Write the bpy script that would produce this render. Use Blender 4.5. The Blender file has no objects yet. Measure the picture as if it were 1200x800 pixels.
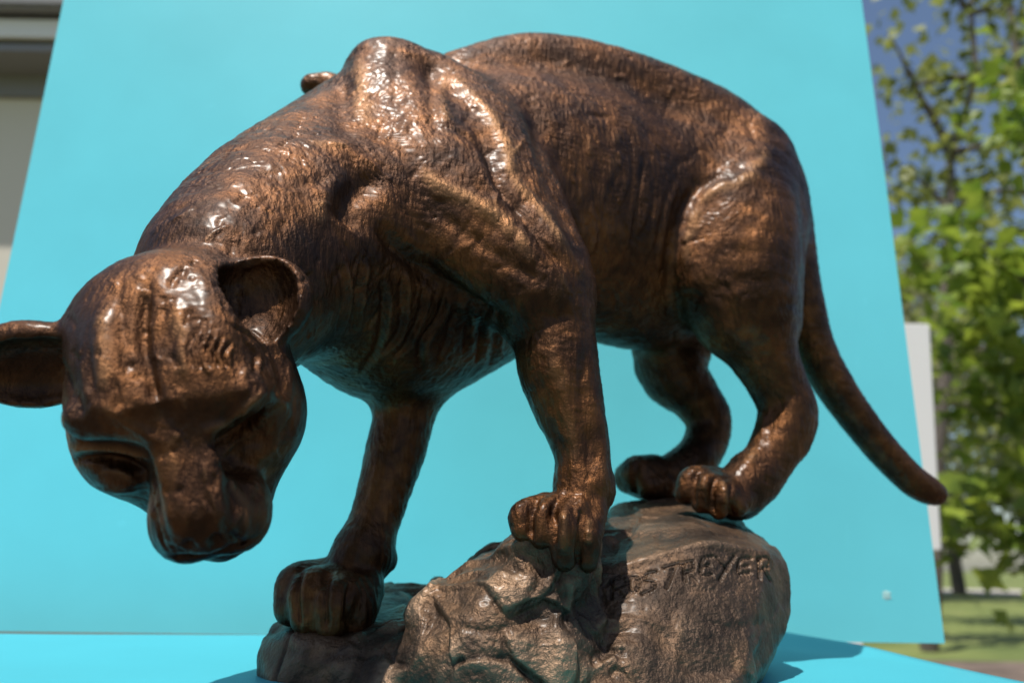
import bpy, bmesh, math, random
import numpy as np
from mathutils import Matrix, Vector, Euler
from mathutils.bvhtree import BVHTree

# ------------------------------------------------------------------ camera, sky, sun, exposure
scene = bpy.context.scene
COL = scene.collection
R = math.radians

PITCH, ROLL, FPX = 16.0, -1.05, 900.0          # degrees, degrees, focal length in 1200-px pixels
cam_data = bpy.data.cameras.new('camera')
cam = bpy.data.objects.new('camera', cam_data)
COL.objects.link(cam)
CAM_ROT = Euler((R(90 + PITCH), 0, 0)).to_matrix() @ Euler((0, 0, R(-ROLL))).to_matrix()
cam.matrix_world = Matrix.Translation((0, 0, 0)) @ CAM_ROT.to_4x4()
cam_data.sensor_width = 36.0
cam_data.lens = FPX / 1200 * 36
cam_data.clip_start = 0.01
cam_data.clip_end = 2000
cam_data.dof.use_dof = True
cam_data.dof.focus_distance = 0.305
cam_data.dof.aperture_fstop = 8.4
scene.camera = cam

SUN_DIR = Vector((-0.17, -0.29, 1.0)).normalized()     # towards the sun
world = bpy.data.worlds.new('World')
scene.world = world
world.use_nodes = True
wn = world.node_tree.nodes
sky = wn.new('ShaderNodeTexSky')
sky.sky_type = 'NISHITA'
sky.sun_disc = False
sky.sun_elevation = math.asin(SUN_DIR.z)
sky.sun_rotation = math.atan2(SUN_DIR.x, SUN_DIR.y)
wn['Background'].inputs['Strength'].default_value = 0.095
world.node_tree.links.new(sky.outputs[0], wn['Background'].inputs[0])

sun_data = bpy.data.lights.new('sun', 'SUN')
sun_data.energy = 5.0
sun_data.angle = R(0.53)
sun_data.color = (1.0, 0.95, 0.87)
sun = bpy.data.objects.new('sun', sun_data)
COL.objects.link(sun)
sun.rotation_euler = SUN_DIR.to_track_quat('Z', 'Y').to_euler()

scene.view_settings.view_transform = 'Standard'
scene.view_settings.look = 'None'
scene.view_settings.exposure = 0.28
scene.view_settings.gamma = 1.0
scene.view_settings.use_curve_mapping = False

# ------------------------------------------------------------------ helpers
CR = np.array(CAM_ROT)

def ray(px, py):
    """world direction of the sight line through a point of the photograph"""
    return CR @ np.array([(px - 600) / FPX, (400 - py) / FPX, -1.0])

def P(px, py, Y):
    """point in the place, Y metres in front of the viewer, on that sight line"""
    d = ray(px, py)
    return d * (Y / d[1])

def mpp(px, py, Y):
    """metres covered by one photograph pixel there"""
    d = ray(px, py)
    return (Y / d[1]) / FPX

def nrm(v):
    v = np.asarray(v, float)
    return v / np.linalg.norm(v)

_rng = np.random.RandomState(7)
_PERM = np.concatenate([_rng.permutation(256)] * 3)
_GRAD = _rng.normal(size=(256, 3)).astype(np.float32)
_GRAD /= np.linalg.norm(_GRAD, axis=1)[:, None]

def noise(p, seed=0):
    """gradient noise, about -0.7 .. 0.7"""
    p = np.asarray(p, np.float32) + np.float32(seed * 17.31 + 300)
    i = np.floor(p).astype(np.int64)
    f = (p - i).astype(np.float32)
    w = f * f * f * (f * (f * 6 - 15) + 10)
    i &= 255
    out = 0
    for dx in (0, 1):
        hx = _PERM[i[:, 0] + dx]
        wx = w[:, 0] if dx else 1 - w[:, 0]
        for dy in (0, 1):
            hy = _PERM[hx + i[:, 1] + dy]
            wy = w[:, 1] if dy else 1 - w[:, 1]
            for dz in (0, 1):
                g = _GRAD[_PERM[hy + i[:, 2] + dz]]
                d = g[:, 0] * (f[:, 0] - dx) + g[:, 1] * (f[:, 1] - dy) + g[:, 2] * (f[:, 2] - dz)
                out = out + d * wx * wy * (w[:, 2] if dz else 1 - w[:, 2])
    return out * 1.5

def fbm(p, octaves=3, seed=0, gain=.5):
    s, a = 0, 1.0
    for o in range(octaves):
        s = s + a * noise(p * 2 ** o, seed + o)
        a *= gain
    return s

# ---- solids grown as distance fields on a grid, then skinned
class Field:
    def __init__(self, lo, hi, h):
        self.h = h
        self.lo = np.array(lo, float)
        n = np.ceil((np.array(hi) - self.lo) / h).astype(int) + 1
        self.ax = [(self.lo[k] + h * np.arange(n[k])).astype(np.float32) for k in range(3)]
        self.d = np.full(n, 0.05, np.float32)

    def box(self, lo, hi, pad):
        s = []
        for k in range(3):
            a = max(0, int((lo[k] - pad - self.lo[k]) / self.h))
            b = min(self.d.shape[k], int((hi[k] + pad - self.lo[k]) / self.h) + 2)
            if b <= a:
                return None, None
            s.append(slice(a, b))
        s = tuple(s)
        X, Y, Z = self.ax[0][s[0]][:, None, None], self.ax[1][s[1]][None, :, None], self.ax[2][s[2]][None, None, :]
        return s, (X, Y, Z)

    def blend(self, s, e, k, op):
        d = self.d[s]
        if op == 'cut':
            h = np.clip(.5 - .5 * (d + e) / k, 0, 1)
            self.d[s] = d + (-e - d) * h + k * h * (1 - h)
        else:
            h = np.clip(.5 + .5 * (d - e) / k, 0, 1)
            self.d[s] = d + (e - d) * h - k * h * (1 - h)

    def cone(self, a, b, ra, rb, k=.008, op='add'):
        """ball of radius ra at a swept to radius rb at b"""
        a, b = np.asarray(a, float), np.asarray(b, float)
        m = max(ra, rb)
        s, g = self.box(np.minimum(a, b), np.maximum(a, b), m + k * 1.6)
        if s is None: return
        ba = b - a
        L = max(float(ba @ ba), 1e-12)
        t = ((g[0] - a[0]) * ba[0] + (g[1] - a[1]) * ba[1] + (g[2] - a[2]) * ba[2]) / L
        t = np.clip(t, 0, 1).astype(np.float32)
        e = np.sqrt((g[0] - a[0] - t * ba[0]) ** 2 + (g[1] - a[1] - t * ba[1]) ** 2 + (g[2] - a[2] - t * ba[2]) ** 2)
        self.blend(s, e - (ra + (rb - ra) * t), k, op)

    def chain(self, pts, k=.008):
        """pts: (px, py, Y, radius in photo pixels)"""
        if len(pts) > 2:                                        # round the corners
            q = np.array(pts, float); q = np.vstack([2 * q[0] - q[1], q, 2 * q[-1] - q[-2]]); out = []
            for i in range(1, len(q) - 2):
                for t in (0, .25, .5, .75):
                    c = .5 * ((2 * q[i]) + (-q[i - 1] + q[i + 1]) * t + (2 * q[i - 1] - 5 * q[i] + 4 * q[i + 1] - q[i + 2]) * t * t
                              + (-q[i - 1] + 3 * q[i] - 3 * q[i + 1] + q[i + 2]) * t ** 3)
                    out.append(c)
            pts = out + [q[-2]]
        C = np.array([P(*p[:3]) for p in pts]); rad = np.array([p[3] * mpp(*p[:3]) for p in pts])
        s, g = self.box(C.min(0), C.max(0), rad.max() + k * 1.6)
        if s is None: return
        e = None
        for a, b, ra, rb in zip(C, C[1:], rad, rad[1:]):
            ba = b - a
            t = ((g[0] - a[0]) * ba[0] + (g[1] - a[1]) * ba[1] + (g[2] - a[2]) * ba[2]) / max(float(ba @ ba), 1e-12)
            t = np.clip(t, 0, 1).astype(np.float32)
            v = np.sqrt((g[0] - a[0] - t * ba[0]) ** 2 + (g[1] - a[1] - t * ba[1]) ** 2 + (g[2] - a[2] - t * ba[2]) ** 2) - (ra + (rb - ra) * t)
            e = v if e is None else np.minimum(e, v)
        self.blend(s, e.astype(np.float32), k, 'add')

    def ell(self, c, r, axes, k=.008, op='add'):
        c, r, A = np.asarray(c, float), np.asarray(r, float), np.asarray(axes, float)
        ext = np.sqrt(((A * r[:, None]) ** 2).sum(0))
        s, g = self.box(c - ext, c + ext, k * 1.8)
        if s is None: return
        q = [(g[0] - c[0]) * A[j, 0] + (g[1] - c[1]) * A[j, 1] + (g[2] - c[2]) * A[j, 2] for j in range(3)]
        k0 = np.sqrt((q[0] / r[0]) ** 2 + (q[1] / r[1]) ** 2 + (q[2] / r[2]) ** 2)
        k1 = np.sqrt((q[0] / r[0] ** 2) ** 2 + (q[1] / r[1] ** 2) ** 2 + (q[2] / r[2] ** 2) ** 2) + 1e-9
        self.blend(s, (k0 * (k0 - 1) / k1).astype(np.float32), k, op)

    def hull(self, pts, k=.006, rnd=.0):
        """convex block through the given corner points"""
        bm = bmesh.new()
        for p in pts: bm.verts.new(p)
        bmesh.ops.convex_hull(bm, input=bm.verts)
        bmesh.ops.recalc_face_normals(bm, faces=bm.faces)
        pts = np.array(pts)
        s, g = self.box(pts.min(0), pts.max(0), k * 1.6 + rnd + .004)
        e, cen = None, pts.mean(0)
        for f in bm.faces:
            n, c = np.array(f.normal), np.array(f.calc_center_median())
            if n @ (c - cen) < 0: n = -n
            v = ((g[0] - c[0]) * n[0] + (g[1] - c[1]) * n[1] + (g[2] - c[2]) * n[2]).astype(np.float32)
            if e is None: e = v
            else:
                kk = .0014
                hh = np.clip(.5 - .5 * (e - v) / kk, 0, 1)
                e = e + (v - e) * hh + kk * hh * (1 - hh)
        bm.free()
        self.blend(s, e - rnd, k, 'add')

    def skin(self):
        """naive surface nets -> (verts, quads)"""
        d = self.d
        ins = d < 0
        n = np.array(d.shape) - 1
        cnt = np.zeros(n, np.int8)
        for i in (0, 1):
            for j in (0, 1):
                for k in (0, 1):
                    cnt += ins[i:n[0] + i, j:n[1] + j, k:n[2] + k]
        act = (cnt > 0) & (cnt < 8)
        idx = np.full(n, -1, np.int64)
        cells = np.argwhere(act)
        idx[act] = np.arange(len(cells))
        c8 = {}
        for i in (0, 1):
            for j in (0, 1):
                for k in (0, 1):
                    c8[i, j, k] = d[cells[:, 0] + i, cells[:, 1] + j, cells[:, 2] + k]
        acc = np.zeros((len(cells), 3)); num = np.zeros(len(cells))
        for a0 in c8:
            for ax in range(3):
                if a0[ax]: continue
                b0 = tuple(1 if q == ax else a0[q] for q in range(3))
                va, vb = c8[a0], c8[b0]
                m = (va < 0) != (vb < 0)
                t = np.where(m, va / np.where(m, va - vb, 1), 0)
                p = np.repeat(np.array([a0], float), len(cells), 0)
                p[:, ax] += t
                acc[m] += p[m]; num += m
        v = self.lo + self.h * (cells + acc / num[:, None])
        quads = []
        for ax in range(3):
            o = [q for q in range(3) if q != ax]
            sl0 = [slice(None)] * 3; sl1 = [slice(None)] * 3
            sl0[ax] = slice(0, -1); sl1[ax] = slice(1, None)
            A, B = ins[tuple(sl0)], ins[tuple(sl1)]
            e = np.argwhere(A != B)
            ok = (e[:, o[0]] > 0) & (e[:, o[1]] > 0) & (e[:, o[0]] < n[o[0]]) & (e[:, o[1]] < n[o[1]])
            e = e[ok]
            flip = A[e[:, 0], e[:, 1], e[:, 2]]
            def cell(a, b):
                q = e.copy(); q[:, o[0]] -= a; q[:, o[1]] -= b
                return idx[q[:, 0], q[:, 1], q[:, 2]]
            Q = np.stack([cell(0, 0), cell(1, 0), cell(1, 1), cell(0, 1)], 1)
            if ax == 1: flip = ~flip
            Q[~flip] = Q[~flip][:, ::-1]
            quads.append(Q)
        return v, np.concatenate(quads)

def mesh_from(name, v, q):
    me = bpy.data.meshes.new(name)
    me.vertices.add(len(v)); me.vertices.foreach_set('co', np.asarray(v, np.float32).ravel())
    me.loops.add(q.size); me.loops.foreach_set('vertex_index', q.ravel().astype(np.int32))
    me.polygons.add(len(q)); me.polygons.foreach_set('loop_start', (np.arange(len(q)) * q.shape[1]).astype(np.int32))
    me.update(calc_edges=True)
    me.shade_smooth()
    return me

def coords(me):
    a = np.empty(len(me.vertices) * 3, np.float32); me.vertices.foreach_get('co', a)
    return a.reshape(-1, 3).astype(float)

def normals(me):
    a = np.empty(len(me.vertices) * 3, np.float32); me.vertex_normals.foreach_get('vector', a)
    return a.reshape(-1, 3).astype(float)

def refine(v, q):
    """one Catmull-Clark step on a quad mesh -> (verts, quads)"""
    nv, nf = len(v), len(q)
    fp = v[q].mean(1)
    e = np.stack([q, np.roll(q, -1, 1)], 2).reshape(-1, 2)
    key = np.sort(e, 1); key = key[:, 0].astype(np.int64) * nv + key[:, 1]
    u, inv = np.unique(key, return_inverse=True)
    a, b = u // nv, u % nv
    fi = np.repeat(np.arange(nf), 4)
    ne = len(u)
    def scatter(idx, val, n): return np.stack([np.bincount(idx, val[:, k], n) for k in range(3)], 1)
    cnt = np.bincount(inv, minlength=ne)[:, None]
    fe = scatter(inv, fp[fi], ne) / cnt
    mid = (v[a] + v[b]) / 2
    ep = (mid + fe) / 2
    val = np.bincount(q.ravel(), minlength=nv)[:, None].astype(float)
    Fm = scatter(q.ravel(), fp[fi], nv) / val
    deg = (np.bincount(a, minlength=nv) + np.bincount(b, minlength=nv))[:, None].astype(float)
    Rm = (scatter(a, mid, nv) + scatter(b, mid, nv)) / deg
    n = np.maximum(val, 3)
    vp = (Fm + 2 * Rm + (n - 3) * v) / n
    E = nv + inv.reshape(-1, 4); Fi = nv + ne + np.arange(nf)
    Q = np.stack([np.stack([q[:, k], E[:, k], Fi, E[:, k - 1]], 1) for k in range(4)], 1).reshape(-1, 4)
    return np.concatenate([vp, ep, fp]), Q

def tag(o, label=None, cat=None, group=None, kind=None):
    if label: o['label'] = label
    if cat: o['category'] = cat
    if group: o['group'] = group
    if kind: o['kind'] = kind
    return o

def link(name, me, mat=None, parent=None):
    o = bpy.data.objects.new(name, me)
    COL.objects.link(o)
    if mat and me is not None and not me.materials: me.materials.append(mat)
    if parent: o.parent = parent
    return o

def empty(name, loc=(0, 0, 0), rz=0):
    o = bpy.data.objects.new(name, None); COL.objects.link(o)
    o.location = loc; o.rotation_euler = (0, 0, rz); o.empty_display_size = .05
    return o

class Mat:
    def __init__(self, name, rough=.6, metal=0.0, color=None):
        self.m = bpy.data.materials.new(name); self.m.use_nodes = True
        self.t = self.m.node_tree; self.b = self.t.nodes['Principled BSDF']
        self.b.inputs['Roughness'].default_value = rough
        self.b.inputs['Metallic'].default_value = metal
        if color: self.b.inputs['Base Color'].default_value = (*color, 1)
    def n(self, kind, **kw):
        nd = self.t.nodes.new('ShaderNode' + kind)
        for k, v in kw.items():
            if k in nd.inputs: nd.inputs[k].default_value = v
            else: setattr(nd, k, v)
        return nd
    def l(self, a, b): self.t.links.new(a, b)
    def coord(self, scale=(1, 1, 1), rot=(0, 0, 0), src='Object'):
        tc = self.n('TexCoord'); mp = self.n('Mapping')
        mp.inputs['Scale'].default_value = scale; mp.inputs['Rotation'].default_value = rot
        self.l(tc.outputs[src], mp.inputs[0]); return mp.outputs[0]
    def noise(self, vec, scale, detail=4, rough=.55, dist=0):
        nd = self.n('TexNoise'); nd.inputs['Scale'].default_value = scale
        nd.inputs['Detail'].default_value = detail; nd.inputs['Roughness'].default_value = rough
        nd.inputs['Distortion'].default_value = dist
        self.l(vec, nd.inputs['Vector']); return nd.outputs['Fac']
    def ramp(self, fac, stops):
        r = self.n('ValToRGB'); e = r.color_ramp.elements
        while len(e) > 1: e.remove(e[-1])
        for i, (p, c) in enumerate(stops):
            q = e[0] if i == 0 else e.new(p)
            q.position = p; q.color = (*c, 1) if len(c) == 3 else c
        self.l(fac, r.inputs[0]); return r.outputs[0]
    def mix(self, fac, a, b, blend='MIX'):
        x = self.n('Mix', data_type='RGBA', blend_type=blend)
        for s, v in ((x.inputs[0], fac), (x.inputs[6], a), (x.inputs[7], b)):
            if hasattr(v, 'is_linked'): self.l(v, s)
            elif isinstance(v, tuple): s.default_value = (*v, 1)
            else: s.default_value = v
        return x.outputs[2]
    def bump(self, height, dist, strength=1.0, prev=None):
        b = self.n('Bump'); b.inputs['Distance'].default_value = dist; b.inputs['Strength'].default_value = strength
        self.l(height, b.inputs['Height'])
        if prev: self.l(prev, b.inputs['Normal'])
        return b.outputs[0]
    def set(self, name, out): self.l(out, self.b.inputs[name])


# ------------------------------------------------------------------ where the sheet on the table lies
ZS = -.0515                  # height of the blue sheet below the eye
GZ = ZS - .80                                    # the ground
def on_plane(px, py, z):
    d = ray(px, py); return d * (z / d[2])
def ground(px, Y, z=None):
    """point of the sheet, Y in front, below/above column px of the photograph"""
    z = ZS if z is None else z
    lo, hi = 300.0, 3000.0
    for _ in range(60):
        m = (lo + hi) / 2
        if P(px, m, Y)[2] > z: lo = m
        else: hi = m
    return P(px, lo, Y)

# ------------------------------------------------------------------ the bronze cat: body
HEAD = nrm((-.90, -.42, 0)); FAR = nrm((-.42, .90, 0)); UP = np.array((0, 0, 1.0))
CATAX = np.array([HEAD, FAR, UP])

def tilt(axes, ang, about):
    M = np.array(Matrix.Rotation(R(ang), 3, Vector(about)))
    return axes @ M.T

VOX = .00155
F = Field((-.27, .19, -.075), (.32, .60, .345), VOX)

def E(px, py, Y, r, k=.02, axes=CATAX, op='add'):
    F.ell(P(px, py, Y), r, axes, k, op)

# trunk: chest, ribs, waist, loins
tr = tilt(CATAX, -4, FAR)
E(500, 300, .405, (.062, .046, .076), .03, tr)
E(575, 252, .425, (.076, .050, .083), .03, tr)
E(655, 232, .445, (.078, .049, .081), .03, tr)
E(742, 262, .468, (.070, .043, .086), .03, tr)
E(835, 235, .488, (.052, .043, .062), .03, tr)
E(876, 245, .495, (.038, .043, .054), .02, tr)
# spine ridge over the back
F.chain([(540, 98, .43, 37), (585, 84, .44, 37), (628, 78, .447, 37), (690, 89, .458, 39), (770, 117, .475, 41), (840, 152, .488, 41), (876, 195, .495, 34)], .025)
# neck
F.chain([(480, 280, .40, 138), (358, 296, .338, 120), (275, 354, .29, 100)], .03)
F.chain([(405, 152, .390, 56), (320, 228, .338, 66), (249, 305, .292, 60)], .03)
E(455, 345, .385, (.048, .044, .054), .03)
# hollow in front of the shoulder
E(418, 232, .352, (.013, .020, .020), .018, op='cut')
E(440, 290, .352, (.012, .016, .018), .018, op='cut')
# near shoulder: blade, joint, upper arm
F.chain([(446, 88, .388, 41), (470, 150, .376, 54), (540, 255, .362, 74), (635, 340, .358, 52)], .016)
F.chain([(478, 92, .392, 38), (525, 112, .395, 38), (585, 190, .378, 50), (628, 276, .364, 48), (655, 340, .362, 32)], .012)
F.chain([(478, 215, .366, 40), (535, 290, .352, 52), (610, 340, .348, 40)], .012)
# far shoulder blade
F.chain([(366, 101, .412, 14), (388, 105, .415, 19), (398, 140, .422, 36), (412, 190, .43, 50), (470, 330, .44, 70)], .012)
# near foreleg
F.chain([(625, 320, .357, 58), (648, 390, .355, 49), (656, 440, .353, 47), (681, 525, .350, 34), (685, 572, .348, 32.5)], .014)
# far foreleg
F.chain([(500, 370, .425, 60), (477, 471, .405, 38), (463, 530, .400, 35), (441, 605, .393, 30), (426, 648, .388, 33)], .01)
# near hind leg
F.chain([(884, 180, .474, 36), (868, 260, .460, 66), (868, 330, .450, 66), (890, 405, .450, 42), (911, 450, .452, 33.5),
         (922, 490, .452, 33), (897, 545, .446, 29), (868, 578, .440, 29)], .012)
F.chain([(935, 470, .455, 14), (946, 492, .455, 9), (930, 520, .452, 14)], .008)
F.chain([(842, 252, .452, 38), (822, 320, .440, 32), (850, 380, .444, 34)], .012)
F.chain([(902, 225, .488, 28), (910, 310, .475, 30), (908, 380, .462, 28)], .014)
# far hind leg
F.chain([(800, 330, .515, 60), (786, 425, .505, 43), (810, 460, .505, 31), (828, 486, .507, 27.5), (829, 512, .505, 25.5),
         (810, 545, .495, 25), (780, 566, .488, 23)], .01)
# tail
F.chain([(915, 250, .505, 34), (930, 330, .505, 30), (951, 400, .507, 24), (974, 446, .51, 22.5), (1003, 488, .515, 20.5),
         (1035, 528, .52, 19), (1066, 560, .523, 18), (1085, 573, .525, 17), (1095, 578, .526, 14)], .008)

# paws
def paw(body, toes, k=.0022):
    F.chain(body, .007)
    for t in toes: F.chain(t, k)

paw([(684, 572, .348, 32), (674, 598, .343, 27)],
    [[(640, 592, .340, 16), (613, 602, .334, 16), (611, 622, .331, 13)],
     [(655, 592, .337, 16), (638, 604, .330, 16), (633, 630, .328, 13)],
     [(675, 598, .334, 19), (662, 620, .326, 19), (661, 655, .326, 15)],
     [(695, 600, .338, 17), (690, 630, .330, 16), (688, 658, .330, 13)],
     [(695, 575, .355, 20), (700, 596, .352, 12)]])
paw([(425, 648, .388, 33), (402, 690, .382, 33)],
    [[(380, 680, .385, 26), (348, 684, .377, 24), (342, 712, .372, 21)],
     [(390, 690, .375, 28), (365, 694, .367, 27), (362, 722, .363, 22)],
     [(410, 695, .372, 28), (392, 706, .362, 26), (390, 730, .360, 20)],
     [(425, 690, .378, 26), (420, 712, .370, 24), (418, 730, .368, 19)],
     [(440, 650, .395, 22), (450, 656, .392, 16)]])
paw([(880, 560, .443, 29), (858, 580, .438, 24)],
    [[(838, 562, .440, 16), (812, 562, .432, 16), (803, 578, .430, 13)],
     [(845, 570, .434, 16), (828, 570, .425, 16), (822, 590, .424, 12)],
     [(858, 578, .430, 17), (846, 582, .421, 15), (842, 598, .421, 11)],
     [(868, 585, .430, 17), (862, 592, .425, 15)]])
paw([(810, 545, .495, 24), (775, 562, .485, 22)],
    [[(765, 556, .485, 24), (748, 556, .478, 23)],
     [(752, 562, .490, 22), (738, 560, .484, 19)],
     [(775, 568, .478, 18), (760, 570, .472, 15)]])

# ---- head, in its own frame: X to the viewer's right, N to the nose, T out of the skull top
HX, HY, HD = 212, 440, .247
hc = P(HX, HY, HD); hs = 150 * mpp(HX, HY, HD)
rr = nrm(ray(HX, HY)); toward = -rr
right = nrm(np.cross(rr, UP)); upv = np.cross(right, rr)
th = R(36)
T0 = math.sin(th) * upv + math.cos(th) * toward
N0 = -math.cos(th) * upv + math.sin(th) * toward
X0 = right
def rot(v, ang, about): return np.array(Matrix.Rotation(R(ang), 3, Vector(about)) @ Vector(v))
HA = np.array([rot(rot(v, -10, upv), 16, toward) for v in (X0, N0, T0)])
def H(x, n, t): return hc + hs * (x * HA[0] + n * HA[1] + t * HA[2])
def he(x, n, t, rx, rn, rt, k=.1, op='add', ax=HA): F.ell(H(x, n, t), np.array((rx, rn, rt)) * hs, ax, k * hs, op)
def hcone(a, b, ra, rb, k=.1, op='add'): F.cone(H(*a), H(*b), ra * hs, rb * hs, k * hs, op)

he(-.06, -.44, -.18, .88, .84, .76, .15)
he(-.05, -.02, .24, .66, .74, .28, .18)
F.hull([H(*p) for p in ((-.52, -.72, .40), (.40, -.72, .40), (-.60, .48, .42), (.54, .48, .40), (-.05, .56, .50), (-.05, -.5, .52), (-.84, -.3, -.05), (.76, -.3, -.05),
                        (-.70, .42, .05), (.70, .42, .05), (-.05, -1.05, -.1), (0, 0, -.8))], .08 * hs, .02 * hs)   # skull planes
for s in (-1, 1):
    he(s * .475 + .005, .18, -.33, .42, .56, .48, .22)    # cheek
    he(s * .38 - .01, .46, .28 - .03 * s, .32, .20, .19, .12)      # brow
    he(s * .31 - .04, .00, .42, .24, .60, .16, .06)     # forehead lobe
    hcone((s * .37 + .03, .30, -.60), (s * .16 + .10, .98, -.72), .33, .19, .2)   # jaw
    he(s * .185 + .12, 1.08, -.30, .25, .31, .27, .10)  # whisker pad
F.hull([H(*p) for p in ((-.20, .30, .42), (.24, .30, .42), (-.06, 1.30, .17), (.28, 1.30, .17), (-.32, .45, .05), (.36, .45, .05), (-.12, 1.36, -.12), (.34, 1.36, -.12),
                        (-.02, 1.41, .02), (.24, 1.41, .02), (0, .5, -.3), (.1, 1.2, -.4))], .16 * hs, .02 * hs)   # nose bridge
hcone((.04, .35, -.25), (.11, 1.0, -.38), .40, .30, .2) # muzzle
he(.12, 1.34, -.07, .18, .12, .15, .05)                 # nose pad
he(.12, 1.04, -.66, .23, .26, .18, .1)                  # chin
for s in (-1, 1):
    he(s * .49 - .01, .78, .06, .29, .22, .25, .06, 'cut')    # eye hollow
    he(s * .33 + .09, .95, .12, .08, .30, .12, .12, 'cut')    # groove beside the nose
    he(s * .46 - .01, .66, -.24, .17, .12, .12, .05)          # eyeball
for s in (-1, 1):
    he(s * .09 + .11, 1.42, .00, .045, .05, .05, .03, 'cut')  # nostril
    he(s * .10 + .12, 1.36, -.24, .16, .05, .04, .04, 'cut')  # lip line
he(.12, 1.10, -.49, .42, .34, .035, .05, 'cut')               # mouth
# ears: thick-walled cups
def ear(x, n, t, r, dirv, openv, ln=1.0, k=.08):
    o = nrm(dirv); f = nrm(np.array(openv) - (np.array(openv) @ o) * o); w = np.cross(o, f)
    ax = np.array([w @ HA, o @ HA, f @ HA])
    F.ell(H(x, n, t), np.array((r * 1.0, r * ln, r * .60)) * hs, ax, k * hs)
    c = np.array((x, n, t)) + f * r * .44 - o * r * .16
    F.ell(H(*c), np.array((r * .78, r * 1.02 * ln, r * .66)) * hs, ax, .03 * hs, 'cut')
ear(.67, -.56, .10, .42, (.26, -.92, .15), (-.22, .72, .66))
ear(-1.12, -.40, -.10, .38, (-.97, -.10, .0), (-.10, .90, .42), 1.3)

cat_v, cat_q = F.skin()
del F
CAT_BVH = BVHTree.FromPolygons(cat_v.tolist(), cat_q.tolist())
cat_me = mesh_from('cat', *refine(cat_v, cat_q))

# ------------------------------------------------------------------ modelling strokes: folds, ridges, grooves pressed into the surface
class Sculpt:
    def __init__(self, me, bvh):
        self.me = me
        self.co = coords(me); self.no = normals(me)
        self.bvh = bvh
        self.off = np.zeros(len(self.co))
        self.lo = self.co.min(0); self.cs = .006                        # bins for quick look-up
        c = np.floor((self.co - self.lo) / self.cs).astype(np.int64)
        key = (c[:, 0] * 1000 + c[:, 1]) * 1000 + c[:, 2]
        self.order = np.argsort(key, kind='stable'); ks = key[self.order]
        u, first = np.unique(ks, return_index=True)
        self.bins = {int(k): (int(a), int(b)) for k, a, b in zip(u, first, np.append(first[1:], len(ks)))}
    def near(self, p, r):
        n = int(math.ceil(r / self.cs)); cells = set()
        for c in {tuple(q) for q in np.floor((p - self.lo) / self.cs).astype(int)}:
            for i in range(-n, n + 1):
                for j in range(-n, n + 1):
                    for k in range(-n, n + 1):
                        cells.add(((c[0] + i) * 1000 + c[1] + j) * 1000 + c[2] + k)
        g = [self.order[self.bins[c][0]:self.bins[c][1]] for c in cells if c in self.bins]
        return np.concatenate(g) if g else np.zeros(0, int)
    def trace(self, pts, step=3.0):
        """points of the surface under a line seen in the photograph"""
        pts = np.array(pts, float); out = []
        # Catmull-Rom through the points
        q = np.vstack([2 * pts[0] - pts[1], pts, 2 * pts[-1] - pts[-2]])
        for i in range(1, len(q) - 2):
            n = max(2, int(np.linalg.norm(q[i + 1] - q[i]) / step))
            for t in np.arange(n) / n:
                c = .5 * ((2 * q[i]) + (-q[i - 1] + q[i + 1]) * t + (2 * q[i - 1] - 5 * q[i] + 4 * q[i + 1] - q[i + 2]) * t * t
                          + (-q[i - 1] + 3 * q[i] - 3 * q[i + 1] + q[i + 2]) * t ** 3)
                out.append(c)
        out.append(pts[-1])
        res = []
        for c in out:
            h = self.bvh.ray_cast(Vector((0, 0, 0)), Vector(ray(*c)).normalized())
            if h[0] is not None: res.append(tuple(h[0]))
        return np.array(res)
    def stroke(self, pts, w, h, taper=True, sharp=2.0):
        """w: half width in photo pixels, h: height in millimetres (negative cuts in)"""
        p = self.trace(pts)
        if len(p) < 2: return
        mid = p[len(p) // 2]; wm = w * (mid @ CR[:, 2] * -1) / FPX
        R3 = wm * 2.6
        m = self.near(p, R3)
        if not len(m): return
        c = self.co[m]
        d = np.full(len(m), 9.0); arg = np.zeros(len(m), int)
        for i, q in enumerate(p):
            e = ((c - q) ** 2).sum(1)
            k = e < d
            d[k] = e[k]; arg[k] = i
        d = np.sqrt(d)
        t = arg / max(1, len(p) - 1)
        f = np.minimum(1, np.minimum(t, 1 - t) * 5 + .15) if taper else 1.0
        ok = d < R3
        self.off[m[ok]] += (h * .001 * np.exp(-(d / wm) ** sharp) * f)[ok]
    def apply(self, extra=None):
        co = self.co + self.no * (self.off + (0 if extra is None else extra))[:, None]
        self.me.vertices.foreach_set('co', co.astype(np.float32).ravel()); self.me.update()
        self.me.shade_smooth()

S = Sculpt(cat_me, CAT_BVH)
st = S.stroke
# shoulder blade and shoulder
st([(418, 62), (424, 105), (424, 150)], 13, 1.6)
st([(405, 95), (400, 130), (408, 165)], 12, -1.2)
st([(500, 66), (505, 110), (510, 162)], 9, -1.1)
st([(460, 60), (465, 110), (462, 150)], 10, -.8)
st([(517, 85), (519, 125), (527, 150)], 9, 1.1)
st([(525, 85), (562, 121), (592, 166), (602, 207), (649, 267), (684, 318)], 11, 1.7)
st([(552, 145), (575, 185), (592, 225), (637, 285), (668, 318)], 8, -2.2)
st([(525, 147), (562, 172), (585, 215), (600, 240)], 7, -1.5)
st([(620, 120), (640, 200), (668, 268), (690, 310)], 14, -2.2)
st([(484, 181), (510, 215), (562, 241), (596, 267), (630, 310)], 12, 1.8)
st([(500, 235), (540, 270), (585, 300), (640, 335)], 9, -1.2)
st([(408, 268), (414, 232), (428, 208), (444, 196)], 23, -6.0)
st([(448, 186), (420, 200), (394, 218), (367, 262)], 12, 1.6)
st([(440, 262), (468, 292), (500, 318), (527, 338), (567, 365), (600, 372)], 13, -5.0)
st([(345, 165), (380, 170), (420, 165)], 13, .8)
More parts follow.
